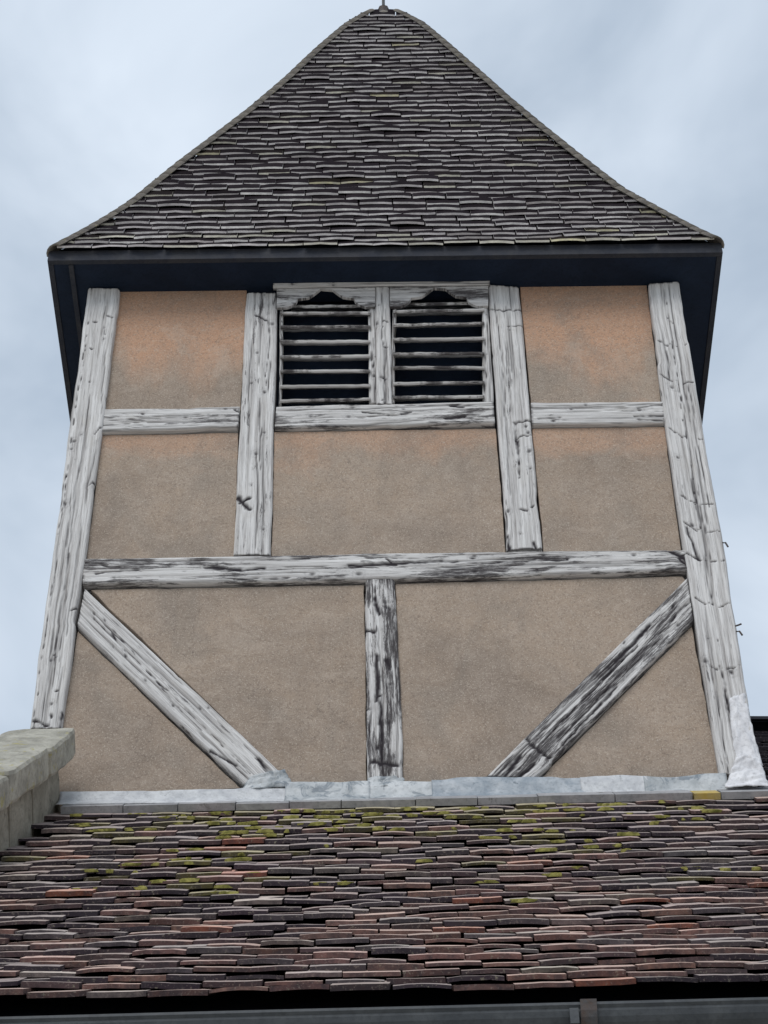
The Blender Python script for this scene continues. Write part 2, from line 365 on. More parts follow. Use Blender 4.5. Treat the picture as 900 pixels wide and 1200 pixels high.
PAL = [((0.056, 0.047, 0.056), 2.6), ((0.100, 0.074, 0.074), 3.0), ((0.165, 0.106, 0.094), 2.6), ((0.225, 0.142, 0.120), 1.6), ((0.110, 0.100, 0.105), 1.8), ((0.17, 0.15, 0.135), 0.7), ((0.23, 0.098, 0.066), 0.14)]
GA = 0.1002
tiles = []
phi = math.asin(0.0145/GA)
ncourse = int((SLEN-0.10)/GA)
for i in range(ncourse):
    s0 = i*GA; off = (i % 2)*0.084+random.uniform(-0.035, 0.035); x = XL-0.50+off-0.084
    while x < XR:
        xc = x+0.083; x += 0.1675+random.uniform(-0.003, 0.006)
        if xc < XL-SKEW*(SLEN-s0)+0.02: continue
        sag = (fbm(xc*0.9, i*0.13, 3)-0.5)*0.05 + (vn(xc*2.2, i*0.45, 8)-0.5)*0.014
        sn = (fbm(xc*0.8, i*0.16, 31)-0.5)*0.03
        o_ = lroof(xc, s0+sag+random.uniform(-0.010, 0.010)-(0.02 if i == 0 else 0), sn+random.choice((0, 0, 0.0015, 0.003, 0.006, 0.009))+0.01)
        a = random.gauss(0, 0.016); tl = phi+random.gauss(0, 0.014); rl = random.gauss(0, 0.018)
        M = frame(o_, *lfr(s0)) @ Matrix.Rotation(a, 4, 'Z') @ Matrix.Rotation(rl, 4, 'Y') @ Matrix.Rotation(-tl, 4, 'X')
        px, py, dd = proj(o_)
        # colour by place: greyer and mossier at the top, redder lower right
        wts = [w_ for _, w_ in PAL]
        hi = i/ncourse
        wts[0] *= 1+3.0*max(0, hi-0.35); wts[3] *= max(0.15, 1.5-2.0*hi); wts[2] *= 1.2-0.6*hi
        red = math.exp(-((xc-0.55)/0.5)**2-((i-9)/6)**2)+0.8*math.exp(-((xc+0.85)/0.35)**2-((i-24)/4)**2)+0.5*math.exp(-((xc-0.15)/0.4)**2-((i-26)/4)**2)
        wts[6] *= 1+12*red; wts[3] *= 1+2*red; wts[2] *= 1+1.5*red; wts[0] *= 1-0.6*red
        dk = math.exp(-((xc+0.9)/0.5)**2-((i-14)/4)**2); wts[0] *= 1+3*dk; wts[4] *= 1+2*dk
        c = np.array(random.choices([p for p, _ in PAL], wts)[0])*random.uniform(0.8, 1.25)
        c = c*(1+0.02*np.array([random.gauss(0, 1) for _ in range(3)]))
        mo = 0.75*math.exp(-((i-32)/3.5)**2)*(0.35+math.exp(-((xc-0.45)/0.4)**2)+math.exp(-((xc+0.25)/0.35)**2)+0.5*math.exp(-((xc+0.9)/0.3)**2))+0.35*math.exp(-((i-22)/4.5)**2)*(math.exp(-((xc+0.7)/0.4)**2)+math.exp(-((xc-0.5)/0.5)**2))
        if random.random() < 0.45*mo: c = np.array((0.115, 0.108, 0.048))*random.uniform(0.7, 1.2)
        tiles.append((dd, -30 < px < 930 and py < 1210, M, tuple(np.clip(c, 0.01, 0.6)), random.choice(LV), min(mo, 0.8)))
vis = sorted([t_ for t_ in tiles if t_[1]], key=lambda t_: t_[0])
keep = set(id(t_) for t_ in vis[:298])
st = Stuff(); moss = []
for t_ in tiles:
    if id(t_) in keep: tile_obj(t_[4], t_[2], t_[3], lower_roof)
    else: st.add(t_[4][0], t_[4][1], t_[4][2], t_[2], t_[3])
    if t_[1] and random.random() < 1.1*t_[5]: moss.append(t_[2])
st.build('upper_course_tiles', [M_LF, M_LB], lower_roof)

# moss cushions on the tile edges
mv = []; mf = []; nm = 0
for M in moss:
    for _ in range(random.randint(1, 4)):
        cx = random.uniform(-0.07, 0.07); rx = random.uniform(0.010, 0.045); rz = random.uniform(0.002, 0.006); ry = random.uniform(0.008, 0.022)
        ph = random.random()*6
        R = []
        for a in range(4):
            for b in range(8):
                th = a/3*math.pi/2; p = b/8*2*math.pi; k = 1+0.6*(random.random()-0.5)
                R.append(M @ Vector((cx+rx*math.cos(th)*math.cos(p)*k, 0.010+ry*math.cos(th)*math.sin(p)*k, 0.013+(rz*math.sin(th)*k if a else -0.008))))
        mv += [tuple(v) for v in R]
        for a in range(3):
            for b in range(8):
                mf.append((nm+a*8+b, nm+a*8+(b+1) % 8, nm+(a+1)*8+(b+1) % 8, nm+(a+1)*8+b))
        nm += 32
mo_ = mesh_obj('moss', mv, mf, M_MOSS, lower_roof, smooth=True); mo_['kind'] = 'stuff'

# pale grey top course under the lead
x = XL+0.03
while x < 1.72:
    lich = 1.27 < x < 1.38
    w_ = 0.115 if lich else random.uniform(0.19, 0.33)
    if x < 1.29 < x+w_: w_ = 1.29-x
    P = lroof(x+w_/2, SLEN-0.150, 0.020); tlt = random.gauss(0, 0.006)
    V, F = box_vf(-w_/2+0.002, w_/2-0.002, 0, 0.20, 0, random.uniform(0.027, 0.033)); V = np.array(V)
    M = frame(P, *lfr(SLEN-0.14)) @ Matrix.Rotation(tlt, 4, 'Z') @ Matrix.Rotation(-0.12, 4, 'X')
    V = V @ np.array(M.to_3x3()).T + np.array(M.translation)
    mesh_obj('slate', V, F, M_LICH if lich else M_SLATE, lower_roof)
    x += w_
# eave: fascia, gutter with its joint, wall
FY = EAVE[1]+0.06
V, F = box_vf(XL-0.5, XR, FY, FY+0.03, EAVE[2]-0.26, EAVE[2]-0.035); V = [(a, b, c+TL*a) for a, b, c in V]
mesh_obj('fascia', V, F, M_FASCIA, church)
def gutter():
    gy = EAVE[1]-0.045; gz = EAVE[2]-0.126; r = 0.062
    V = []; prof = []
    for k in range(13):
        a = math.pi+math.pi*k/12; prof.append((gy+r*math.cos(a), gz+r*math.sin(a)))
    prof = [(gy-r-0.006, gz-0.002), (gy-r-0.006, gz+0.006), (gy-r, gz+0.006)]+prof[1:]
    inner = [(gy+(p-gy)*0.92, gz+(z-gz)*0.92) for p, z in prof[::-1][:-3]]
    loop = prof+[(gy+r, gz)]+inner
    n = len(loop); xs = np.linspace(XL-0.6, XR, 44)
    for x in xs:
        for (y, z) in loop: V.append((x, y+0.002*math.sin(x*3), z+TL*x+0.003*math.sin(x*1.7)))
    F = []
    for i in range(len(xs)-1):
        for j in range(n): F.append((i*n+j, i*n+(j+1) % n, (i+1)*n+(j+1) % n, (i+1)*n+j))
    G = mesh_obj('gutter', V, F, M_IRON, church)
    gx = wall(690, 1185, gy-r)[0]
    V = []; F = []; prof2 = [(gy+(r+0.010)*math.cos(math.pi+math.pi*k/12), gz+(r+0.010)*math.sin(math.pi+math.pi*k/12)) for k in range(13)]
    prof2 = [(gy-r-0.013, gz+0.012), (gy-r+0.012, gz+0.013)][::-1][1:]+prof2
    for x in (gx-0.022, gx+0.022):
        for (y, z) in prof2: V.append((x, y, z+TL*x))
        for (y, z) in prof2: V.append((x, gy+(y-gy)*0.93, z+TL*x))
    n = len(prof2)
    for j in range(n-1):
        F += [(j, j+1, 2*n+j+1, 2*n+j), (n+j+1, n+j, 3*n+j, 3*n+j+1), (j+1, j, n+j, n+j+1), (2*n+j, 2*n+j+1, 3*n+j+1, 3*n+j)]
    c_ = mesh_obj('gutter_joint', V, F, M_RUST, G)
    V, F = box_vf(gx-0.052, gx-0.028, gy-r-0.008, gy-r+0.012, gz-0.06, gz-0.012); V = [(a, b, c+TL*a) for a, b, c in V]
    mesh_obj('bracket', V, F, M_IRON, G)
gutter()
box('wall', XL-0.5, XR, FY+0.03, D+0.0, 0, EAVE[2]-0.02-0.01, M_WALL, church)

# ------------------------------------------------------------------ stone parapet on the gable end
pr = thing('stone_parapet', 'lichened stone coping and parapet sloping down beside the mossy tile roof', 'parapet', (-1.5, 6.2, EAVE[2]))
def rough_block(name, corners, mat, parent, amp=0.006, n=7, seed=0):
    """hexahedron from 8 corners (s,x,n order) subdivided and roughened"""
    C = np.array(corners).reshape(2, 2, 2, 3); V = []; idx = {}; F = []
    def pt(a, b, c):
        key = (a, b, c)
        if key not in idx:
            u, v, w = a/n, b/n, c/n
            p = sum(C[i, j, k]*((u if i else 1-u)*(v if j else 1-v)*(w if k else 1-w)) for i in (0, 1) for j in (0, 1) for k in (0, 1))
            ctr = C.reshape(-1, 3).mean(0); e = sum(1 for t in (a, b, c) if t in (0, n))
            p = p + (ctr-p)/np.linalg.norm(ctr-p)*(0.010 if e == 2 else 0.02 if e == 3 else 0)
            p = p + amp*np.array([fbm(p[1]*14+p[2]*9, p[0]*14+k*5.3, seed+k)-0.5 for k in range(3)])*2
            idx[key] = len(V); V.append(p)
        return idx[key]
    for i in range(n):
        for j in range(n):
            for c, fl in ((0, True), (n, False)):
                for mk in (lambda a, b: (a, b, c), lambda a, b: (a, c, b), lambda a, b: (c, a, b)):
                    q = [pt(*mk(i, j)), pt(*mk(i+1, j)), pt(*mk(i+1, j+1)), pt(*mk(i, j+1))]
                    F.append(q)
    o = mesh_obj(name, V, F, mat, parent)
    import bmesh
    bm = bmesh.new(); bm.from_mesh(o.data); bmesh.ops.recalc_face_normals(bm, faces=bm.faces); bm.to_mesh(o.data); bm.free()
    return o
def pcorner(s0, s1, x0, x1, n0, n1):
    out = []
    for s in (s0, s1):
        for x in (x0, x1):
            for n in (n0, n1): out.append(lroof(x-SKEW*max(0.0, SLEN-s), s, n))
    return out
nT = 0.335
bounds = [SLEN+0.18, SLEN-0.33, SLEN-0.92, SLEN-1.6, SLEN-2.3, SLEN-3.0, SLEN-3.8, SLEN-4.1]
for k in range(len(bounds)-1):
    rough_block('coping_stone', pcorner(bounds[k+1]+0.004, bounds[k]-0.004, -1.645, -1.345+random.uniform(-0.006, 0.006), nT-0.13, nT+random.uniform(-0.006, 0.006)), M_STONE, pr, 0.007, 8, 40+k)
bounds = [SLEN+0.06, SLEN-0.40, SLEN-0.75, SLEN-1.25, SLEN-1.8, SLEN-2.5, SLEN-3.2, SLEN-4.05]
for k in range(len(bounds)-1):
    rough_block('stone', pcorner(bounds[k+1]+0.003, bounds[k]-0.003, -1.60, -1.400, -0.2, nT-0.132), M_STONE2, pr, 0.008, 6, 60+k)

# ================================================================== the tower
XLw = wall(36, 850)[0]; XRw = wall(889, 925)[0]
Z0 = wall(455, 930)[1]; ZT = wall(450, 337)[1]; XC = (XLw+XRw)/2
YB = D+2.55                                     # rear wall
tower = thing('bell_tower', 'square timber framed bell tower with rendered panels and steep tiled spire', 'tower', (XC, (D+YB)/2, Z0-0.6))

def timber(name, A, B, yf, depth, stain, seed, strokes=(), knots=5, parent=None, res=0.0065, wob=0.007, crk=1.2, prof=0.012):
    A = np.array(A, float); B = np.array(B, float)
    ctr = (A+B)/2; seg = np.r_[0, np.cumsum(np.linalg.norm(np.diff(ctr, axis=0), axis=1))]; Ln = seg[-1]
    wd = np.linalg.norm(B-A, axis=1).mean()
    nu = max(8, int(Ln/res)); nv = max(6, int(wd/res*1.15))
    u = np.linspace(0, Ln, nu); v = np.linspace(0, 1, nv)
    Ai = np.stack([np.interp(u, seg, A[:, k]) for k in (0, 1)], 1); Bi = np.stack([np.interp(u, seg, B[:, k]) for k in (0, 1)], 1)
    ax = (Bi-Ai)/np.linalg.norm(Bi-Ai, axis=1)[:, None]
    wa = (fbm(u*3, 0.5, seed, 4)-0.5)*2*wob; wb = (fbm(u*3, 7.5, seed, 4)-0.5)*2*wob
    wa = wa + 0.010*np.clip(vn(u*9, 3.3, seed+5)-0.80, 0, 1)*5; wb = wb - 0.010*np.clip(vn(u*9, 5.3, seed+6)-0.80, 0, 1)*5
    Ai = Ai + ax*wa[:, None]; Bi = Bi + ax*wb[:, None]
    U, Vv = np.meshgrid(u, v, indexing='ij'); vm = Vv*wd
    P = Ai[:, None, :]*(1-Vv[..., None]) + Bi[:, None, :]*Vv[..., None]
    edge = np.minimum(Vv, 1-Vv)*wd
    hgt = -prof*np.clip(1-edge/prof, 0, 1)**2
    meander = (fbm(U*2.5, vm*3, seed+1, 3)-0.5)*0.05
    gr = fbm(U*2.0, (vm+meander*0.6)*75, seed+2, 3); hgt = hgt - 0.0030*np.abs(gr-0.5)*2 + 0.004*(fbm(U*1.5, vm*12, seed+3)-0.5)
    crack = np.zeros_like(U)
    rr = np.random.default_rng(seed)
    nc = int(crk*(2+Ln*wd*20))
    for _ in range(nc):                                   # drying splits along the grain
        uc = rr.uniform(0, Ln); lc = rr.uniform(0.06, 0.42); vc = rr.uniform(0.08, 0.92)*wd; wdt = rr.uniform(0.0022, 0.0042)
        k = np.clip(1-((U-uc)/lc)**2, 0, 1); d = np.abs(vm+meander-vc - 0.003*(vn(U*12, 2.2, seed+9)-0.5))
        c = np.clip(1.4-d/(wdt*np.sqrt(k)+1e-6), 0, 1)*(k > 0)
        crack = np.maximum(crack, c*np.minimum(1, 0.45+k)*rr.uniform(0.45, 1.0))
    for _ in range(max(1, int(Ln*1.6)) if Ln > 0.5 else 0):         # long open shakes
        uc = rr.uniform(0.1, 0.9)*Ln; lc = rr.uniform(0.25, 0.7); vc = rr.uniform(0.2, 0.8)*wd
        k = np.clip(1-((U-uc)/lc)**2, 0, 1); d = np.abs(vm+0.5*meander-vc-0.008*(vn(U*4, 1.2, seed+31)-0.5))
        crack = np.maximum(crack, np.clip(1.35-d/(0.0040*np.sqrt(k)+1e-6), 0, 1)*(k > 0)*(0.4+0.6*vn(U*7, 4.4, seed+32)))
    for _ in range(int(knots*1.5)+1):                                # knots
        uc = rr.uniform(0.04, 0.96)*Ln; vc = rr.uniform(0.08, 0.92)*wd; ra = rr.uniform(0.005, 0.013)
        d = np.sqrt(((U-uc)/1.35)**2+(vm-vc)**2)/ra*(1+0.5*(vn(U*90, vm*90, seed+4)-0.5))
        crack = np.maximum(crack, np.clip(1.25-d, 0, 1)*rr.uniform(0.75, 1.0)); crack = np.maximum(crack, 0.2*np.clip(1-np.abs(d-1.9)*2.5, 0, 1))
    for (u0, v0, u1, v1, w_) in strokes:                  # gashes: fractions of length and width
        a = np.array([u0*Ln, v0*wd]); b = np.array([u1*Ln, v1*wd]); ab = b-a
        tt = np.clip(((U-a[0])*ab[0]+(vm-a[1])*ab[1])/(ab@ab+1e-9), 0, 1)
        d = np.hypot(U-a[0]-tt*ab[0]+0.016*(vn(U*14, vm*55, seed+12)-0.5), vm-a[1]-tt*ab[1]+0.012*(vn(U*16, vm*40, seed+11)-0.5))*(0.75+0.9*vn(U*55, vm*120, seed+14))
        crack = np.maximum(crack, np.clip(1.5-d/w_, 0, 1))
    hgt = hgt - 0.007*crack
    # frayed, rotten ends
    endm = np.minimum(U, Ln-U); crack = np.maximum(crack, np.clip(1-endm/0.012, 0, 1)*0.8*(vn(vm*60, U*10, seed+20) > 0.45))
    Y = yf-hgt
    G = np.concatenate([P[..., :1], Y[..., None], P[..., 1:]], 2)      # x, y, z
    left = G[:, :1].copy(); left[..., 1] = yf+depth; right = G[:, -1:].copy(); right[..., 1] = yf+depth
    lm = G[:, :1].copy(); lm[..., 1] += 0.02; rm = G[:, -1:].copy(); rm[..., 1] += 0.02
    G = np.concatenate([left, lm, G, rm, right], 1); n2 = G.shape[1]
    o0 = rr.uniform(0, 50, 2)
    vv = np.concatenate([np.full((nu, 1), -depth), np.full((nu, 1), -0.02), vm, np.full((nu, 1), wd+0.02), np.full((nu, 1), wd+depth)], 1)
    UVs = np.stack([np.repeat(u[:, None], n2, 1)+o0[0], vv+o0[1]], 2).reshape(-1, 2)
    cr = np.concatenate([crack[:, :1]*0+0.4, crack[:, :1]*0+0.1, crack, crack[:, :1]*0+0.1, crack[:, :1]*0+0.4], 1).ravel()
    nrm = np.cross(G[1, 2]-G[0, 2], G[0, -3]-G[0, 2])
    F = grid_faces(nu, n2, flip=(nrm[1] < 0)).tolist()
    capA = [j for j in range(n2)]; capB = [(nu-1)*n2+j for j in range(n2)]
    if nrm[1] < 0: capB = capB[::-1]
    else: capA = capA[::-1]
    F += [capA, capB]
    return mesh_obj(name, G.reshape(-1, 3), F, M_TIMBER, parent or tower, uv=UVs, attrs={'crack': cr, 'stain': np.full(len(cr), stain)}, smooth=True)

YF = D-0.012
# corner posts (top to bottom)
ticksL = [(0.09, 0.35, 0.092, 0.42, 0.006), (0.075, 0.72, 0.08, 0.86, 0.006), (0.16, 0.35, 0.163, 0.41, 0.006), (0.245, 0.42, 0.247, 0.46, 0.005), (0.10, 0.66, 0.125, 0.72, 0.004),
          (0.375, 0.8, 0.36, 0.97, 0.005), (0.50, 0.84, 0.49, 1.0, 0.006), (0.77, 0.84, 0.765, 1.0, 0.006), (0.86, 0.5, 0.863, 0.56, 0.006), (0.93, 0.66, 0.928, 0.8, 0.006), (0.0, 0.14, 1.0, 0.10, 0.0028),
          (0.985, 0.1, 0.995, 0.55, 0.010), (0.975, 0.60, 0.98, 0.64, 0.008), (0.97, 0.95, 0.995, 0.98, 0.008)]
pl = timber('corner_post', wl((104, 342), (70, 597), (35, 858)), wl((141, 343), (108, 595), (73, 858)), YF-0.016, 0.17, 0.425, 101, ticksL, 5)
tr = []
for f in (0.15, 0.235, 0.36, 0.50, 0.555, 0.615, 0.70, 0.815):
    a = random.uniform(0.02, 0.14); tr += [(f-0.004, a, f+0.006, a+0.3, 0.0055), (f+0.005, 0.62, f-0.004, 0.92, 0.0042), (f+0.002, 0.45, f+0.002, 0.5, 0.004)]
tr += [(0.56, 0.15, 0.62, 0.3, 0.008), (0.815, 0.45, 0.98, 0.52, 0.006), (0.09, 0.5, 0.10, 0.62, 0.006), (0.0, 0.5, 1.0, 0.5, 0.0020)]
timber('corner_post', wl((759, 337), (777, 485), (800, 640), (843, 912)), wl((795, 335), (822, 500), (848, 650), (889, 912)), YF-0.016, 0.17, 0.445, 202, tr, 4)
# studs
timber('stud', wl((288, 345), (281, 500), (274, 652)), wl((325, 345), (321, 500), (317, 652)), YF, 0.14, 0.475, 303,
       [(0.10, 0.35, 0.115, 0.7, 0.010), (0.80, 0.05, 0.84, 0.35, 0.013), (0.82, 0.1, 0.80, 0.4, 0.008), (0.6, 0.55, 0.66, 0.6, 0.004), (0.3, 0.7, 0.38, 0.72, 0.003)], 5)
timber('stud', wl((572, 336), (582, 485), (594, 646)), wl((608, 338), (621, 480), (636, 644)), YF, 0.14, 0.45, 404,
       [(0.10, 0.02, 0.105, 0.45, 0.006), (0.105, 0.45, 0.098, 1.0, 0.006), (0.17, 0.55, 0.165, 1.0, 0.004), (0.55, 0.5, 0.55, 1.0, 0.007), (0.55, 0.5, 0.62, 0.52, 0.006), (0.61, 0.55, 0.60, 0.95, 0.005), (0.62, 0.55, 0.75, 0.5, 0.007),
        (0.86, 0.5, 0.87, 0.65, 0.008), (0.86, 0.8, 0.855, 0.85, 0.006), (0.95, 0.05, 1.0, 0.1, 0.010), (0.98, 0.75, 1.0, 0.8, 0.010)], 4)
timber('stud', wl((428, 681), (429, 800), (431, 918)), wl((462, 680), (469, 800), (472, 917)), YF, 0.14, 0.548, 505,
       [(0.27, 0.05, 0.275, 0.25, 0.011), (0.66, 0.07, 0.665, 0.1, 0.007), (0.1, 0.3, 0.18, 0.45, 0.012), (0.15, 0.65, 0.16, 0.8, 0.009), (0.4, 0.35, 0.62, 0.32, 0.012), (0.42, 0.62, 0.46, 0.7, 0.013), (0.6, 0.4, 0.9, 0.45, 0.010), (0.91, 0.15, 0.93, 0.85, 0.014)], 3, wob=0.009)
# rails
timber('rail', wl((121, 481), (200, 480), (281, 478)), wl((119, 507), (200, 505), (279, 503)), YF-0.004, 0.13, 0.49, 606, [(0.97, 0.2, 1.0, 0.3, 0.006), (0.0, 0.7, 0.3, 0.82, 0.003)], 2)
timber('rail', wl((622, 473), (700, 473), (776, 472)), wl((623, 499), (700, 498), (779, 497)), YF-0.004, 0.13, 0.49, 707, [(0.8, 0.3, 1.0, 0.22, 0.005), (0.78, 0.7, 1.0, 0.72, 0.007), (0.05, 0.75, 0.22, 0.7, 0.005), (0.8, 0.85, 0.98, 0.9, 0.005)], 2)
timber('rail', wl((99, 657), (275, 653), (450, 650), (630, 648), (803, 646)), wl((97, 687), (275, 684), (450, 681), (630, 676), (805, 671)), YF-0.006, 0.15, 0.525, 808,
       [(0.20, 0.45, 0.26, 0.55, 0.012), (0.24, 0.62, 0.30, 0.5, 0.007), (0.44, 0.5, 0.62, 0.35, 0.010), (0.40, 0.62, 0.52, 0.5, 0.006), (0.50, 0.25, 0.51, 0.4, 0.008), (0.975, 0.1, 1.0, 0.5, 0.018), (0.99, 0.5, 1.0, 0.8, 0.010),
        (0.0, 0.2, 0.06, 0.35, 0.006), (0.02, 0.6, 0.1, 0.5, 0.005), (0.66, 0.45, 0.8, 0.4, 0.007), (0.25, 0.92, 0.4, 0.9, 0.004)], 7, wob=0.007)
timber('rail', wl((324, 478), (450, 475), (578, 472)), wl((322, 503), (450, 501), (580, 498)), YF-0.004, 0.14, 0.51, 909, [(0.4, 0.4, 0.5, 0.5, 0.007), (0.58, 0.5, 0.62, 0.45, 0.010), (0.78, 0.75, 0.86, 0.7, 0.010), (0.8, 0.2, 0.86, 0.25, 0.009)], 3)
# braces
timber('brace', wl((100, 691), (218, 801), (337, 913)), wl((91, 735), (190, 830), (286, 922)), YF-0.003, 0.14, 0.475, 111,
       [(0.12, 0.5, 0.95, 0.62, 0.0035), (0.0, 0.3, 0.30, 0.42, 0.003), (0.80, 0.95, 0.9, 0.75, 0.010), (0.9, 0.2, 0.99, 0.3, 0.010), (0.38, 0.55, 0.62, 0.72, 0.004), (0.17, 0.45, 0.2, 0.5, 0.008)], 6)
timber('brace', wl((805, 678), (700, 781), (585, 897), (570, 912)), wl((812, 729), (720, 820), (640, 902), (626, 914)), YF-0.003, 0.14, 0.540, 222,
       [(0.22, 0.25, 0.45, 0.3, 0.012), (0.3, 0.4, 0.85, 0.45, 0.006), (0.0, 0.55, 0.7, 0.72, 0.005), (0.45, 0.8, 0.8, 0.9, 0.008), (0.83, 0.1, 0.88, 0.9, 0.010), (0.9, 0.3, 1.0, 0.35, 0.016), (0.93, 0.7, 1.0, 0.7, 0.014)], 3, wob=0.009)

# plaster panels, set a little behind the timbers
def panel(pts, seed):
    extrude_poly('plaster_panel', wl(*pts), D+0.012, D+0.09, M_PLASTER, tower, bevel=0.004, jitter=0.005, seed=seed)
g_ = 1.2
panel([(140, 335), (289, 335), (282, 478), (122, 480)], 1)
panel([(119, 508), (279, 505), (275, 652), (101, 655)], 2)
panel([(321, 504), (581, 500), (593, 647), (318, 651)], 3)
panel([(609, 330), (758, 330), (775, 471), (622, 472)], 4)
panel([(624, 500), (779, 498), (799, 645), (637, 647)], 5)
panel([(106, 689), (427, 683), (430, 922), (346, 922), (338, 913)], 6)
panel([(463, 682), (800, 673), (804, 678), (584, 897), (560, 918), (473, 922)], 7)
panel([(91, 737), (282, 922), (60, 935), (70, 855)], 8)
panel([(811, 731), (843, 905), (843, 922), (628, 922), (630, 913)], 9)
# core behind the window bay and side/rear walls
zt2 = ZT+0.35
def yplane_box(name, x0, x1, y0, y1, z0, z1, mat): return box(name, x0, x1, y0, y1, z0, z1, mat, tower)
XI0, XI1 = XLw+0.02, XRw-0.02
yplane_box('side_wall', XI0, XI0+0.1, D+0.10, YB, Z0-1.0, zt2, M_PLASTER)
yplane_box('side_wall', XI1-0.1, XI1, D+0.10, YB, Z0-1.0, zt2, M_PLASTER)
yplane_box('rear_wall', XI0+0.1, XI1-0.1, YB-0.1, YB, Z0-1.0, zt2, M_PLASTER)
for sx, xx in ((-1, XI0), (1, XI1)):                       # frame on the flanks
    for yy in (D+0.16, (D+YB)/2, YB-0.16):
        x0, x1 = (xx-0.012, xx+0.05) if sx < 0 else (xx-0.05, xx+0.012)
        yplane_box('flank_post', x0, x1, yy-0.08, yy+0.08, Z0-0.9, ZT-0.02, M_TIMBER)
# louvred bell openings
JY = YF+0.006
def louvre(xl0, xl1, xr0, xr1, ytop, ybot, slats, apex, sh):
    """jambs xl0-xl1 and xr0-xr1 in photo pixels"""
    lw = raw_obj('louvre_window', None, tower, (wall((xl0+xr1)/2, ybot)[0], D, wall((xl0+xr1)/2, ybot)[1])); lw.empty_display_size = 0.1
    timber('jamb', wl((xl0+1, ytop+22), (xl0, ybot)), wl((xl1, ytop+22), (xl1-2, ybot)), JY, 0.10, 0.36, random.randint(1, 9999), (), 1, lw)
    timber('jamb', wl((xr0-1, ytop+22), (xr0, ybot)), wl((xr1+1, ytop+22), (xr1+6, ybot)), JY, 0.10, 0.36, random.randint(1, 9999), (), 1, lw)
    # shaped head board: a low ogee over a shouldered arch
    yb = ytop+24; x0, x1 = xl0-2, xr1; xm = apex
    arch = []
    for k in range(9):
        a = k/8; arch.append((xl1+2+(sh-2)*math.sin(a*math.pi/2), yb-(yb-(ytop+14))*(1-math.cos(a*math.pi/2))**0.8))
    c0 = (xm-22, ytop+13); cm = (xm-6, ytop+2)
    for k in range(1, 9):
        a = k/8; arch.append((c0[0]+(cm[0]-c0[0])*a, c0[1]+(cm[1]-c0[1])*(a**1.25)))
    mir = [(2*xm-p[0], p[1]-0.6) for p in arch[::-1][1:]]
    pts = [(x0, ytop), (x0, yb), (xl1-1, yb)]+arch+mir+[(xr0+1, yb-1), (x1, yb-1), (x1, ytop-1)]
    # two spandrels joined by the thin bridge at the apex
    P = wl(*pts); n = len(P)
    V = [(p[0], JY-0.014, p[1]) for p in P]+[(p[0], JY+0.004, p[1]) for p in P]
    F = [tuple(range(n)), tuple(range(2*n-1, n-1, -1))]+[(i, n+i, n+(i+1) % n, (i+1) % n) for i in range(n)]
    uvs = np.array([(p[0], p[1]) for p in P]*2)
    mesh_obj('head_board', V, F, M_TIMBER, lw, uv=uvs, attrs={'crack': np.zeros(2*n), 'stain': np.full(2*n, 0.53)})
    for k, ys in enumerate(slats):
        xa, xb = xl1-3.5, xr0+1.5
        if k == 0: xa, xb = xl1+8, xr0-8
        (ax_, az), (bx_, bz) = wall(xa, ys+random.uniform(-0.9, 0.9)), wall(xb, ys-1.2+random.uniform(-0.9, 0.9))
        nx = 26; V = []; tilt = math.radians(43+random.uniform(-3, 3)); th = 0.0160; dp = 0.105; sd_ = random.randint(0, 999)
        yo = JY-0.012 if k else JY+0.035
        for i in range(nx):
            f = i/(nx-1); x = ax_+(bx_-ax_)*f; z = az+(bz-az)*f+0.004*(fbm(f*5, 1.1, sd_)-0.5)
            e = 0.004*(vn(f*14, 2.2, sd_)-0.5); dz = 0.003*(vn(f*9, 6.2, sd_)-0.5)
            ct, sn_ = math.cos(tilt), math.sin(tilt)
            for (a, b) in ((0, -th/2), (-0.003, 0), (0, th/2), (dp, th/2), (dp, -th/2)):
                V.append((x, yo+e+a*ct-b*sn_, z+dz*(b < 0)+a*sn_+b*ct))
        V = np.array(V); F = []
        for i in range(nx-1):
            for j in range(5): F.append((i*5+j, i*5+(j+1) % 5, (i+1)*5+(j+1) % 5, (i+1)*5+j))
        F += [(4, 3, 2, 1, 0), tuple((nx-1)*5+j for j in range(5))]
        o0 = random.uniform(0, 30); uvs = np.stack([V[:, 0]+o0, (V[:, 1]+V[:, 2])*0.7+o0], 1)
        mesh_obj('slat', V, F, M_TIMBER, lw, uv=uvs, attrs={'crack': np.zeros(len(V)), 'stain': np.full(len(V), 0.53)})
louvre(326.5, 332, 432.5, 439.5, 339.5, 473, [354.5, 370.4, 387, 404, 421, 438, 455.8, 473], 382, 17)
louvre(459, 464.5, 566, 572, 338.5, 472, [352.5, 368, 384, 401, 418, 434.5, 452, 468.5], 514, 17)
timber('mullion', wl((439, 339), (440, 405), (441, 476)), wl((457, 339), (458, 405), (460, 476)), YF-0.006, 0.12, 0.42, 333, [(0.3, 0.5, 0.31, 0.8, 0.007), (0.52, 0.55, 0.53, 0.7, 0.007), (0.78, 0.3, 0.8, 0.6, 0.010), (0.97, 0.4, 1.0, 0.6, 0.009)], 2)
YD = D-0.034
timber('drip_board', [wall(a_, b_, YD) for a_, b_ in ((320, 330.5), (447, 328.5), (574, 326.5))], [wall(a_, b_, YD) for a_, b_ in ((320, 336), (447, 334), (574, 332))], YD, 0.009, 0.44, 444, (), 1, prof=0.004)
box('louvre_shade_sheet', wall(300, 400)[0], wall(600, 400)[0], D+0.135, D+0.15, wall(450, 495)[1], ZT+0.3, M_SOFFIT, tower)  # added dark sheet, stands in for the shade inside the louvres

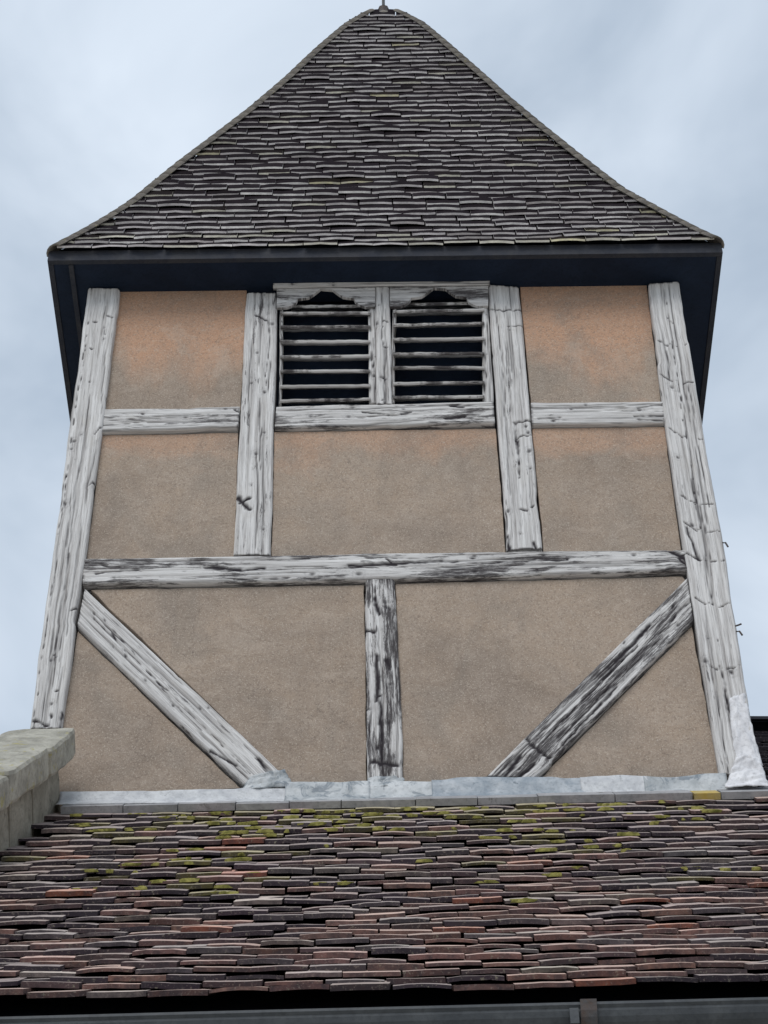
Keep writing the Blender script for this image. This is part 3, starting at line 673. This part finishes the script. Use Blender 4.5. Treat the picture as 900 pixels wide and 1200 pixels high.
# eaves
ZS = ZT+0.005                                  # soffit height
OH = 0.21; ex_l = wall(57, 296, D-OH)[0]; ex_r = wall(846, 290, D-OH)[0]; ey_f = D-OH; ey_b = YB+OH
def ring(name, x0, x1, y0, y1, ix0, ix1, iy0, iy1, z0, z1, mat):
    V = [(x, y, z) for z in (z0, z1) for (x, y) in ((x0, y0), (x1, y0), (x1, y1), (x0, y1), (ix0, iy0), (ix1, iy0), (ix1, iy1), (ix0, iy1))]
    F = []
    for k in range(4):
        k2 = (k+1) % 4
        F += [(k, 4+k, 4+k2, k2), (8+k, 8+k2, 12+k2, 12+k), (k, k2, 8+k2, 8+k), (4+k, 12+k, 12+k2, 4+k2)]
    return mesh_obj(name, V, F, mat, tower)
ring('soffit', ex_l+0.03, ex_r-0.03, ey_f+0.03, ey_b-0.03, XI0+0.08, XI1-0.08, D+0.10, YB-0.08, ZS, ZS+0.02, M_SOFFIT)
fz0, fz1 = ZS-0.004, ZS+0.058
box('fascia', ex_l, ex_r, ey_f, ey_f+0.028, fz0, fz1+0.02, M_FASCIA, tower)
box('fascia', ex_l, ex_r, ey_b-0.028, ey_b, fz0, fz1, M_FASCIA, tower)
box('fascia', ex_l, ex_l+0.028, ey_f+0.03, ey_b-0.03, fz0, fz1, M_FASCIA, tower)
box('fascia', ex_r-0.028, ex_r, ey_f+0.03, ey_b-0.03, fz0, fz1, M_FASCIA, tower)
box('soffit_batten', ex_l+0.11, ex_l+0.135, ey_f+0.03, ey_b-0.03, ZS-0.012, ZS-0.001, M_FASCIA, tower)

# spire profile
PITCHES = [(0, 66.5), (0.35, 70.0), (0.9, 74.0), (2.2, 75.3), (3.6, 74.0), (5.5, 71.0)]
ss = np.linspace(0, 5.4, 1081); an = np.radians(np.interp(ss, [a for a, _ in PITCHES], [b for _, b in PITCHES])); ds = ss[1]-ss[0]
py_ = ey_f-0.03+np.r_[0, np.cumsum(np.cos(an))[:-1]*ds]; pz_ = fz1+0.005+np.r_[0, np.cumsum(np.sin(an))[:-1]*ds]
pel = np.arctan2(pz_-EYE, py_)
SILL = [(56, 290), (100, 267), (150, 236), (200, 195), (240, 165), (290, 127), (330, 93), (367, 58), (400, 30), (427, 14), (440, 10)]
SILR = [(848, 282), (800, 258), (767, 240), (733, 221), (680, 180), (640, 148), (600, 115), (553, 73), (500, 28), (467, 11), (459, 9)]
def sil(pts):
    S, X = [], []
    for p in pts:
        r = ray(*p); s = np.interp(math.atan2(r[2], r[1]), pel, ss); y = np.interp(s, ss, py_); S.append(s); X.append(r[0]*y/r[1])
    o = np.argsort(S); return np.array(S)[o], np.array(X)[o]
SLs, SLx = sil(SILL); SRs, SRx = sil(SILR)
STOP = float(min(SLs[-1], SRs[-1]))-0.10; HB = 0.022
def xl_(s): return float(np.interp(s, SLs, SLx))+HB
def xr_(s): return float(np.interp(s, SRs, SRx))-HB
def yz(s): return float(np.interp(s, ss, py_)), float(np.interp(s, ss, pz_)), float(np.interp(s, ss, an))
YAP = yz(STOP)[0]+0.05
ybk = lambda s: (ey_b+0.03)+(YAP+0.05-(ey_b+0.03))*(yz(s)[0]-yz(0)[0])/(yz(STOP)[0]-yz(0)[0])
# deck
V = []; N = 40; ins = 0.055
for i in range(N+1):
    s = STOP*i/N; y, z, a = yz(s); x0, x1 = xl_(s)-0.004, xr_(s)+0.004
    if x1-x0 < 0.02: x0 = x1 = (x0+x1)/2; x0 -= 0.01; x1 += 0.01
    y1 = max(ybk(s)-ins, y+ins+0.02)
    V += [(x0, y+0.045, z), (x1, y+0.045, z), (x1, y1, z), (x0, y1, z)]
F = []
for i in range(N):
    for k in range(4): F.append((4*i+k, 4*i+(k+1) % 4, 4*i+4+(k+1) % 4, 4*i+4+k))
F += [(3, 2, 1, 0), (4*N, 4*N+1, 4*N+2, 4*N+3)]
spire = mesh_obj('roof', V, F, M_DARK, tower)
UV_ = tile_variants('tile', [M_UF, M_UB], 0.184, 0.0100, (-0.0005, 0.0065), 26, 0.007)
UPAL = [((0.62, 0.585, 0.58), 4), ((0.54, 0.50, 0.50), 3), ((0.72, 0.69, 0.67), 2.2), ((0.42, 0.38, 0.375), 1.4), ((0.62, 0.59, 0.50), 0.5), ((0.62, 0.57, 0.38), 0.14)]
GU = 0.0900; phu = math.asin(0.0105/GU)
ut = []; us = Stuff(); nc = int((STOP-0.02)/GU)
def rndM(o_, ex, ey, ez, ph):
    return frame(o_, ex, ey, ez) @ Matrix.Rotation(random.gauss(0, 0.007), 4, 'Z') @ Matrix.Rotation(random.gauss(0, 0.009), 4, 'Y') @ Matrix.Rotation(-(ph+random.gauss(0, 0.010)), 4, 'X')
def ucol(i, xc):
    w = [b for _, b in UPAL]
    if i == 0: w[4] *= 8; w[5] *= 8
    if i < 3 or (abs(i-13) < 2 and abs(xc) < 0.5): w[4] *= 3; w[5] *= 3
    c = np.array(random.choices([a for a, _ in UPAL], w)[0])*random.uniform(0.86, 1.1); return tuple(np.clip(c, 0, 0.8))
for i in range(nc):
    s0 = i*GU; y, z, a = yz(s0); x0, x1 = xl_(s0), xr_(s0)
    off = (i % 2)*0.093+random.uniform(-0.03, 0.03); x = x0-0.186+off; w2 = 0.093
    xh0, xh1 = xl_(min(STOP, s0+0.06)), xr_(min(STOP, s0+0.06)); xk0, xk1 = xl_(min(STOP, s0+0.24)), xr_(min(STOP, s0+0.24))
    while x < x1:
        xc = x+w2; x += 0.1865+random.uniform(-0.003, 0.006)
        sc = 1; lsc = 0.5 if (xc-w2 < xk0 or xc+w2 > xk1) else 1.0     # short cut tiles along the hips
        if xc-w2 < xh0 or xc+w2 > xh1:
            lo, hi = max(xc-w2, xh0), min(xc+w2, xh1)
            if hi-lo < 0.03: continue
            sc = (hi-lo)/(2*w2); xc = (lo+hi)/2
        sg = 0 if i == 0 else (fbm(xc*0.8, i*0.12, 5)-0.5)*0.05 + (vn(xc*1.7, i*0.35, 6)-0.5)*0.012
        yy, zz, aa = yz(max(0, s0+sg)); ey = np.array([0, math.cos(aa), math.sin(aa)]); ez = np.array([0, -math.sin(aa), math.cos(aa)])
        lift = random.choice((0, 0, 0, 0.001, 0.002, 0.004, 0.007)) + (fbm(xc*0.7, i*0.11, 15)-0.5)*0.03
        o_ = np.array([xc, yy, zz])+ez*lift+ey*random.uniform(-0.004, 0.004)
        M = rndM(o_, np.array([1, 0, 0.0]), ey, ez, phu) @ Matrix.Diagonal((sc, lsc, 1, 1))
        ut.append((i, M, ucol(i, xc), random.choice(UV_)))
    # the two flanks and the back
    if i % 1 == 0:
        yb = ybk(s0)
        for side in (-1, 1):
            xs = x0 if side < 0 else x1
            s1 = min(STOP, s0+0.1); xn = xl_(s1) if side < 0 else xr_(s1); zn = yz(s1)[1]
            e = np.array([xn-xs, 0, zn-z]); e /= np.linalg.norm(e); nrm = np.cross(np.array([0, 1.0 if side > 0 else -1.0, 0]), e)
            ex = np.array([0, 1.0 if side > 0 else -1.0, 0]); ez = np.cross(ex, e)
            yv = y+0.13+(i % 2)*0.083
            while yv < yb-0.2:
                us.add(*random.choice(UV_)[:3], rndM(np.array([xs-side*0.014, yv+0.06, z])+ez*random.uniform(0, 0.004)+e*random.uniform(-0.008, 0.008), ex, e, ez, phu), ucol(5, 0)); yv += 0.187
        s1 = min(STOP, s0+0.1); e = np.array([0, ybk(s1)-yb, yz(s1)[1]-z]); e /= np.linalg.norm(e); ex = np.array([-1.0, 0, 0]); ez = np.cross(ex, e)
        xv = x0+0.20+(i % 2)*0.083
        while xv < x1-0.18:
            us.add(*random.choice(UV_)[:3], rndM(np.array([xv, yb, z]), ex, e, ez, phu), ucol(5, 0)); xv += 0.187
cnt = 0
for (i, M, c, v) in ut:
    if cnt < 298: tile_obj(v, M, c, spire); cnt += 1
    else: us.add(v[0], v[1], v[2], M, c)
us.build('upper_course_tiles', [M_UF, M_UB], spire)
# hip tiles
def hip_mesh(r0=0.046, r1=0.044, ln=0.15, t=0.010):
    V = []; n = 6
    for (r, y) in ((r0, 0), (r1, ln)):
        for rr in (r, r-t):
            for k in range(n+1):
                a = math.pi*(0.08+0.84*k/n); V.append((rr*math.cos(a)*1.25, y, rr*math.sin(a)))
    m_ = n+1; F = []
    for k in range(n):
        F += [(k, k+1, 2*m_+k+1, 2*m_+k)[::-1], (k, k+1, m_+k+1, m_+k), (m_+k, m_+k+1, 3*m_+k+1, 3*m_+k)]
    me = bpy.data.meshes.new('hip_tile'); me.from_pydata(V, [], F); me.materials.append(M_HIP); me.polygons.foreach_set('use_smooth', np.ones(len(F), bool)); return me
HM = hip_mesh()
for side in (-1, 1):
    s = 0.0; fx = xl_ if side < 0 else xr_
    while s < STOP-0.06:
        p0 = np.array([fx(s), yz(s)[0], yz(s)[1]]); s2 = min(STOP, s+0.1); p1 = np.array([fx(s2), yz(s2)[0], yz(s2)[1]])
        e = p1-p0; ln = np.linalg.norm(e); e /= ln
        out = np.array([side*1.0, -1.0, 0.35]); out -= e*(out@e); out /= np.linalg.norm(out); ex = np.cross(e, out)
        o = bpy.data.objects.new('hip_tile', HM); COL.objects.link(o); o.parent = spire; o.matrix_parent_inverse = Matrix.Translation(-WLOC[spire.name])
        o.matrix_basis = frame(p0-out*0.030, ex, e, out) @ Matrix.Rotation(-0.018+random.gauss(0, 0.006), 4, 'X')
        s += 0.115*0.1/ln*random.uniform(0.95, 1.05)*1.0 if ln > 0 else 0.1
# cap
yt, zt_, at_ = yz(STOP); xc_ = (xl_(STOP)+xr_(STOP))/2
V = []; n = 12
for (r, h) in ((0.085, -0.09), (0.075, -0.03), (0.055, 0.02), (0.035, 0.035)):
    for k in range(n):
        a = 2*math.pi*k/n; V.append((xc_+r*math.cos(a)*1.1, yt+0.05+r*math.sin(a), zt_+h))
F = [(i*n+k, i*n+(k+1) % n, (i+1)*n+(k+1) % n, (i+1)*n+k) for i in range(3) for k in range(n)]+[tuple(3*n+k for k in range(n))]
mesh_obj('lead_cap', V, F, M_HIP, spire, smooth=True)
# weathervane
wv = thing('weathervane', 'small dark iron weathervane foot on the peak of the tiled spire', 'weathervane', (xc_, yt+0.05, zt_+0.035))
def tube(name, pts, r, mat, parent, n=8):
    V = []; pts = [Vector(p) for p in pts]; rs = r if isinstance(r, (list, tuple)) else [r]*len(pts)
    for i, p in enumerate(pts):
        d = (pts[min(i+1, len(pts)-1)]-pts[max(i-1, 0)]).normalized(); a = d.orthogonal().normalized(); b = d.cross(a)
        for k in range(n):
            t = 2*math.pi*k/n; V.append(tuple(p+(a*math.cos(t)+b*math.sin(t))*rs[i]))
    F = [(i*n+k, i*n+(k+1) % n, (i+1)*n+(k+1) % n, (i+1)*n+k) for i in range(len(pts)-1) for k in range(n)]+[tuple(range(n))[::-1], tuple((len(pts)-1)*n+k for k in range(n))]
    return mesh_obj(name, V, F, mat, parent, smooth=False)
wx, wy, wz = xc_, yt+0.05, zt_+0.03
tube('foot', [(wx, wy, wz), (wx, wy, wz+0.03), (wx, wy, wz+0.035), (wx, wy, wz+0.085)], [0.045, 0.045, 0.034, 0.040], M_RUST, wv)
tube('rod', [(wx, wy, wz+0.07), (wx, wy, wz+0.9)], 0.011, M_IRON, wv)
tube('arm', [(wx-0.2, wy, wz+0.30), (wx+0.2, wy, wz+0.30)], 0.008, M_IRON, wv)
tube('arm', [(wx, wy-0.2, wz+0.33), (wx, wy+0.2, wz+0.33)], 0.008, M_IRON, wv)

# ------------------------------------------------------------------ lead flashing along the foot of the wall
def lead(name, x0, x1, mat, seed, up=0.055, lap=0.075, lump=0.006, yf=YF-0.022, lift=0.0):
    nu = max(6, int((x1-x0)/0.012)); V = []; prof = [(0.012, up), (0.0, up-0.008), (-0.004, up*0.6), (-0.006, up*0.3), (-0.014, 0.012), (-0.030, -0.010), (-0.052, -0.034), (-0.030-lap*0.5, -0.010-lap*0.52)]
    m_ = len(prof)
    for i in range(nu):
        x = x0+(x1-x0)*i/(nu-1)
        w_ = (fbm(x*5, 0.3, seed)-0.5)*0.036
        for j, (a, b) in enumerate(prof):
            n_ = lump*2*(fbm(x*22, j*0.9, seed+3)-0.5)
            V.append((x, yf+a+n_-lift*0.5, ZBASE(x)+b+(w_ if j < 2 else 0)+n_*0.6+lift*0.5))
    F = grid_faces(nu, m_).tolist()
    o = mesh_obj(name, V, F, mat, tower, smooth=True); md = o.modifiers.new('thickness', 'SOLIDIFY'); md.thickness = 0.004; md.offset = 1
    return o
za = wall(75, 950); zb_ = wall(880, 940)
def ZBASE(x): return za[1]+(zb_[1]-za[1])*(x-za[0])/(zb_[0]-za[0])
xs = [wall(p, 925)[0] for p in (76, 338, 432, 509, 683, 757, 850)]
mats = [M_LEADW, M_LEAD, M_LEAD, M_LEAD2, M_LEADW, M_LEAD]
for k in range(6):
    lead('lead_flashing', xs[k]-0.012, xs[k+1]+0.006, mats[k], 70+k, up=(0.082, 0.108, 0.108, 0.122, 0.124, 0.124)[k], lift=0.004*(k % 2)+(0.004 if k == 4 else 0))
# dressed lead lapped on the brace and stud feet
def lead_patch(name, quad, yf, mat, seed, amp=0.010, nu=22, nv=16, fold=(), flare=0.0):
    A, B, C, E = [np.array(wall(*p)) for p in quad]      # top-left, top-right, bottom-right, bottom-left
    V = []
    for i in range(nu):
        u = i/(nu-1)
        for j in range(nv):
            v = j/(nv-1); p = (A*(1-v)+B*v)*(1-u)+(E*(1-v)+C*v)*u
            h = amp*2*(fbm(v*4.5+u*2, u*6, seed, 3)-0.5)+amp*1.4*(np.abs(fbm(v*3-u*3, u*7+v*2, seed+7, 2)-0.5)*2)
            h += flare*u**2-0.012*(1-min(1, 4*min(v, 1-v)))
            e = 0.006*(fbm(u*9, v*9, seed+2)-0.5)*2
            V.append((p[0]+e, yf-h, p[1]+e-(0.3*flare*u**2)))
    o = mesh_obj(name, V, grid_faces(nu, nv, True).tolist(), mat, tower, smooth=True); md = o.modifiers.new('thickness', 'SOLIDIFY'); md.thickness = 0.005; md.offset = -1
    return o
lead_patch('lead_wrap', [(853, 824), (872, 818), (893, 902), (859, 900)], YF-0.022, M_WRAP, 11, 0.010, 26, 16)
lead_patch('lead_wrap', [(862, 893), (889, 896), (900, 934), (846, 936)], YF-0.034, M_WRAP, 12, 0.012, 20, 20, flare=0.05)
lead_patch('lead_wrap', [(292, 914), (334, 906), (346, 926), (282, 932)], YF-0.014, M_LEAD, 13, 0.008, 12, 18, flare=0.012)
lead_patch('lead_wrap', [(431, 914), (472, 914), (476, 926), (428, 928)], YF-0.014, M_LEAD, 14, 0.006, 10, 18, flare=0.012)
# iron nails and hooks sticking out of the right-hand post
def hook(px, py, dx, dz):
    x, z = wall(px, py); y = D-0.0
    tube('iron_hook', [(x-0.06, y, z), (x, y-0.02, z+0.003), (x+dx*0.6, y-0.03, z+dz*0.2), (x+dx, y-0.03, z+dz)], 0.0045, M_RUST, tower, 6)
hook(846, 640, 0.022, -0.035); hook(860, 738, 0.032, 0.008); hook(862, 744, 0.024, -0.03)

# ================================================================== main roof behind, right of the tower
zr0 = SLEN+0.02; zr1 = next(t for t in np.arange(zr0+0.5, zr0+3.9, 0.02) if proj(lroof(1.75, t, 0.08))[1] < 842)
main = thing('main_church_roof', 'dark tiled roof slope with ridge rising behind the lead wrapped post', 'roof', (2.9, 9.0, EAVE[2]))
XM0 = XRw+0.04
deck2 = curved_deck('roof_deck', XM0, XR, zr0-0.1, zr1, main)
rs = Stuff()
for i in range(int((zr1-SLEN+0.15)/GA)):
    s0 = SLEN-0.12+i*GA; x = XM0-0.02+(i % 2)*0.084
    while x < XR:
        xc = x+0.083; x += 0.168
        M = frame(lroof(xc, s0+random.uniform(-0.006, 0.006), 0.01), *lfr(s0)) @ Matrix.Rotation(random.gauss(0, 0.01), 4, 'Z') @ Matrix.Rotation(-phi, 4, 'X')
        rs.add(*random.choice(LV)[:3], M, tuple(np.array((0.05, 0.048, 0.058))*random.uniform(0.7, 1.3)))
rs.build('roof_tiles', [M_LB, M_LB], deck2)
RM = hip_mesh(0.11, 0.105, 0.40, 0.014)
RM.materials.clear(); RM.materials.append(M_FASCIA)
x = XM0
while x < XR:
    p = lroof(x, zr1-0.01, -0.03); o = bpy.data.objects.new('ridge_tile', RM); COL.objects.link(o); o.parent = main; o.matrix_parent_inverse = Matrix.Translation(-WLOC[main.name])
    o.matrix_basis = frame(p, (0, -1, 0), (1, 0, 0), (0, 0, 1)); x += 0.395
